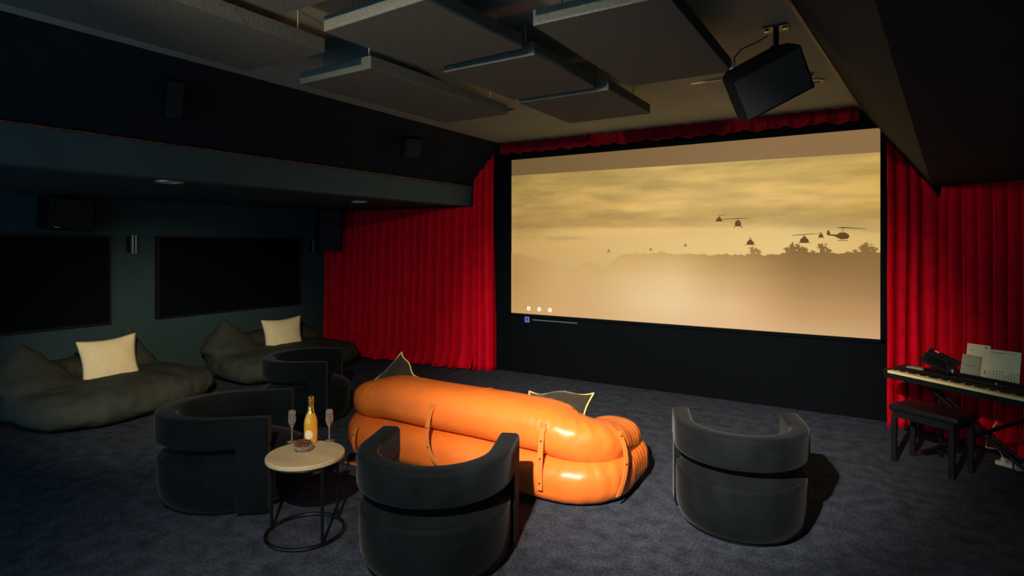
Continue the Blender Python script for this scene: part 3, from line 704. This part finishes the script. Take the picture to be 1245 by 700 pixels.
def flute(x, y, label):
    t = thing('champagne_flute', label, 'glass', (x, y, .4955), 0, 'champagne flutes on the small table')
    MB().lathe([(.001, .0), (.032, .0), (.033, .002), (.012, .005), (.004, .010), (.0033, .085), (.006, .095), (.020, .118), (.0255, .14), (.022, .205), (.0208, .205), (.0240, .14), (.0185, .120), (.003, .100), (.001, .099)], 28).build('bowl_and_stem', 'glass', t)
    MB().lathe([(.001, .101), (.003, .102), (.018, .121), (.0234, .140), (.0220, .172), (.001, .172)], 24).build('wine', 'wine', t)
flute(-3.268, 2.532, 'champagne flute on the left of the golden bottle')
flute(-3.075, 2.675, 'champagne flute on the right of the golden bottle')
bw = thing('snack_bowl', 'small clear glass bowl full of brown nuts on the table', 'bowl', (-3.06, 2.455, .4955), 0)
MB().lathe([(.001, .002), (.030, .0), (.034, .004), (.056, .022), (.062, .045), (.060, .045), (.053, .024), (.031, .007), (.001, .006)], 36).build('glass_bowl', 'glass', bw)
mb = MB(); rnd = random.Random(3)
for k in range(70):
    a = rnd.random()*2*PI; rr = math.sqrt(rnd.random())*.048; z = .016+(1-(rr/.052)**2)*.052*rnd.random()**.5+.006+rr*.35
    r_ = rnd.uniform(.007, .0105); rx = rnd.uniform(.7, 1.3)
    c_ = (rr*math.cos(a), rr*math.sin(a), z); vs = []
    for j in range(5):
        b_ = -PI/2+PI*j/4
        for i in range(6): vs.append((c_[0]+r_*rx*math.cos(b_)*math.cos(i*PI/3), c_[1]+r_*math.cos(b_)*math.sin(i*PI/3), c_[2]+r_*.8*math.sin(b_)))
    mb.add(vs, [(j*6+i, j*6+(i+1) % 6, (j+1)*6+(i+1) % 6, (j+1)*6+i) for j in range(4) for i in range(6)])
tag(mb.build('nuts', 'nuts', None, loc=(-3.06, 2.455, .4955), fix=False), 'heap of brown nuts in the glass bowl', 'food', None, 'stuff')

# ------------------------------------------------------------------ piano, stand, bench
PR = math.radians(-37)
pn = thing('digital_piano', 'black digital piano with white keys standing before the red curtain', 'piano', (.055, 6.04, 0), PR)
# local: x along the keys to the right, y away from the player, origin at left front end
W_ = 1.36
MB().box((W_/2, .155, .665), (W_, .31, .05)).build('key_bed', 'black_plastic', pn, smooth=False, bevel=.006)
MB().box((W_/2, .225, .710), (W_, .17, .045)).build('control_panel', 'black_plastic', pn, smooth=False, bevel=.008)
for x_ in (.02, W_-.02): MB().box((x_, .07, .700), (.04, .14, .03)).build('end_block', 'black_plastic', pn, smooth=False, bevel=.004)
wk = MB()
for k in range(52): wk.box((.045+(k+.5)*.02435, .066, .700), (.0232, .142, .020))
tag(wk.build('white_keys', 'white_keys', pn, smooth=False), kind='stuff')
bk = MB()
for k in range(51):
    if k % 7 in (1, 4): continue
    bk.box((.045+(k+1)*.02435, .092, .714), (.0145, .090, .014))
tag(bk.build('black_keys', 'black_plastic', pn, smooth=False), kind='stuff')
for k in range(6): MB().lathe([(.008, 0), (.007, .008), (.001, .009)], 10, (.66+k*.035, .19, .732)).build('button', 'silver' if k == 3 else 'black_plastic', pn)
st = thing('keyboard_stand', 'black metal crossed stand carrying the digital piano', 'stand', (.055, 6.04, 0), PR)
for yy in (.20, .27):
    for s in (0, 1):
        a, b_ = (.18, 1.12) if s == 0 else (1.12, .18)
        MB().tube([(a, yy+s*.02, .02), (b_, yy+s*.02, .625)], .014, 8).build('cross_bar', 'black_metal', st)
for x_ in (.18, 1.12):
    MB().tube([(x_, .14, .02), (x_, .40, .02)], .014, 8).build('foot_bar', 'black_metal', st)
    MB().tube([(x_, .05, .627), (x_, .30, .627)], .012, 8).build('top_bar', 'black_metal', st)
for x_ in (.30, 1.0):
    MB().tube([(x_, .28, .01), (x_, .28, .63)], .012, 8).build('upright', 'black_metal', st)
tag(MB().box((0, 0, .004), (.13, .075, .008)).build('note_card', 'paper_grey', None, smooth=False, loc=(.300, 6.10, .733), rotz=PR), 'small pale card lying on the left end of the piano', 'card')
bn = thing('piano_bench', 'black padded piano bench with four square legs', 'bench', (.385, 5.815, 0), math.radians(-30.5))
MB().box((0.01, 0, .450), (.51, .34, .05)).build('seat_pad', 'black_plastic', bn, bevel=.016, bseg=3)
MB().box((0, 0, .40), (.45, .30, .06)).build('apron', 'black_plastic', bn, smooth=False)
for sx in (-1, 1):
    for sy in (-1, 1): MB().box((sx*.212, sy*.138, .186), (.036, .036, .372)).build('leg', 'black_plastic', bn, smooth=False, bevel=.003)
# small black device propped on the piano
PQ = lambda x, y: (.055+x*math.cos(PR)-y*math.sin(PR), 6.04+x*math.sin(PR)+y*math.cos(PR))
dx, dy = PQ(.33, .235)
dv = thing('desk_controller', 'small black control unit with a red light propped on the piano', 'electronics', (dx, dy, .7335), PR)
MB().box((0, 0, .011), (.20, .13, .02)).build('stand_base', 'black_metal', dv, smooth=False, bevel=.006)
b1 = MB().box((0, 0, 0), (.25, .022, .15)).build('body', 'black_plastic', dv, smooth=False, bevel=.006); b1.location = (-.02, .02, .085); b1.rotation_euler = (math.radians(-42), math.radians(18), 0)
MB().box((0, -.012, -.01), (.15, .004, .085)).build('display', 'black_metal', b1, smooth=False)
MB().box((-.06, -.013, .06), (.035, .004, .010)).build('indicator_light', 'red_led', b1, smooth=False)
for k in range(3): MB().tube([(.0+.035*k, -.012, .058), (.0+.035*k, -.022, .058)], .007, 8).build('knob', 'black_metal', b1)
MB().tube([(-.15, .03, .13), (-.17, .02, .135), (-.09, -.01, .14), (.06, -.02, .10), (.10, -.05, .04), (.12, -.06, .02)], .007, 6).build('handset_cord', 'cable', dv)
MB().lathe([(.001, .03), (.013, .026), (.013, .0)], 10, (.11, -.03, .02)).build('chrome_knob', 'silver', dv)
# sheets of music leaning on the piano
def sheet(name, lx, ly, w, h, mat_, label, lean, prints, roll=0, z=.7335):
    x, y = PQ(lx, ly); t = thing(name, label, 'paper', (x, y, z), PR+.10, None)
    p = MB().box((0, 0, h/2), (w, .003, h)).build('page', mat_, t, smooth=False); p.rotation_euler = (-lean, roll, 0)
    for (px_, pz, pw, ph) in prints: MB().box((px_, -.0022, pz), (pw, .0006, ph)).build('print', 'ink', p, smooth=False)
rn = random.Random(5)
notes = []
for k in range(11):
    x_ = -.085+k*.019; h_ = rn.uniform(.02, .05); notes += [(x_, .035+h_/2, .0022, h_), (x_+.008, .035+h_, .016, .002), (x_+.003, .03, .007, .005)]
notes += [(0, .226, .17, .0022), (-.03, .218, .10, .0018), (-.105, .06, .006, .03)]
notes += [(.0, .020+.012*k, .20, .0010) for k in range(4)]
sheet('music_sheet', .745, .275, .235, .245, 'paper', 'wide cream music sheet with printed notes along the bottom, on the right', .20, notes, -.02)
sheet('music_sheet', .565, .290, .16, .262, 'paper', 'cream music page standing at the left of the wide music sheet', .18, [(-.045, .212, .02, .004), (.05, .243, .014, .008)])
sheet('booklet', .535, .255, .13, .175, 'paper_grey', 'grey-beige booklet leaning in front of the cream music page', .20, [(.0, .09, .07, .003), (-.02, .168, .014, .005)], .03)
MB_ = MB().box((.30, 0, .012), (.62, .02, .022)); mr = MB_.build('sheet_ledge', 'black_plastic', pn, smooth=False, loc=(.38, .245, .733))
# power strip, plugs and cables by the curtain on the right
ps = thing('power_strip', 'pale power strip with tangled plugs on the floor by the curtain', 'power strip', (.945, 6.12, 0), math.radians(-30))
MB().box((0, 0, .016), (.24, .05, .032)).build('strip_body', 'plug', ps, smooth=False, bevel=.005)
for k in range(3): MB().box((-.07+k*.07, 0, .048), (.032, .034, .034)).build('plug', 'plug', ps, smooth=False, bevel=.004)
MB().tube([(-.07, 0, .06), (-.10, -.02, .13), (-.19, 0, .11), (-.20, .04, .20), (-.14, .06, .33)], .004, 6).build('white_cable', 'plug', ps)
MB().tube([(.0, -.01, .06), (-.02, -.07, .08), (.05, -.10, .02), (.11, -.04, .02), (.13, .03, .06)], .004, 6).build('white_cable', 'plug', ps)
def cable(pts, label): tag(MB().tube(pts, .006, 6).build('cable', 'cable', None), label, 'cable')
def smooth_path(P_, n=6):
    P_ = [Vector(p) for p in P_]; out = []
    for i in range(len(P_)-1):
        a = P_[max(0, i-1)]; b_ = P_[i]; c = P_[i+1]; d = P_[min(len(P_)-1, i+2)]
        for k in range(n):
            t = k/n; out.append(.5*((2*b_)+(-a+c)*t+(2*a-5*b_+4*c-d)*t*t+(-a+3*b_-3*c+d)*t**3))
    return out+[P_[-1]]
x1_, y1_ = PQ(.85, .31)
cable(smooth_path([(x1_, y1_, .66), (x1_+.03, y1_+.08, .40), (x1_-.02, y1_+.10, .10), (x1_+.02, y1_+.14, .01), (.93, 6.20, .01)]), 'black cable dropping from the right half of the piano to the floor')
x1_, y1_ = PQ(.25, .31)
cable(smooth_path([(x1_, y1_, .66), (x1_+.02, y1_+.05, .35), (x1_+.05, y1_+.02, .05), (.55, 6.22, .01), (.75, 6.18, .01), (.82, 6.2, .01)]), 'black cable hanging from the left half of the piano behind the bench')
pd = thing('sustain_pedal', 'small black foot pedal with a chrome tread under the bench', 'pedal', (.36, 6.14, 0), PR)
MB().box((0, 0, .014), (.07, .10, .028)).build('housing', 'black_plastic', pd, smooth=False, bevel=.004)
MB().box((0, -.075, .026), (.035, .10, .006), (.12, 0, 0)).build('tread', 'silver', pd, smooth=False)
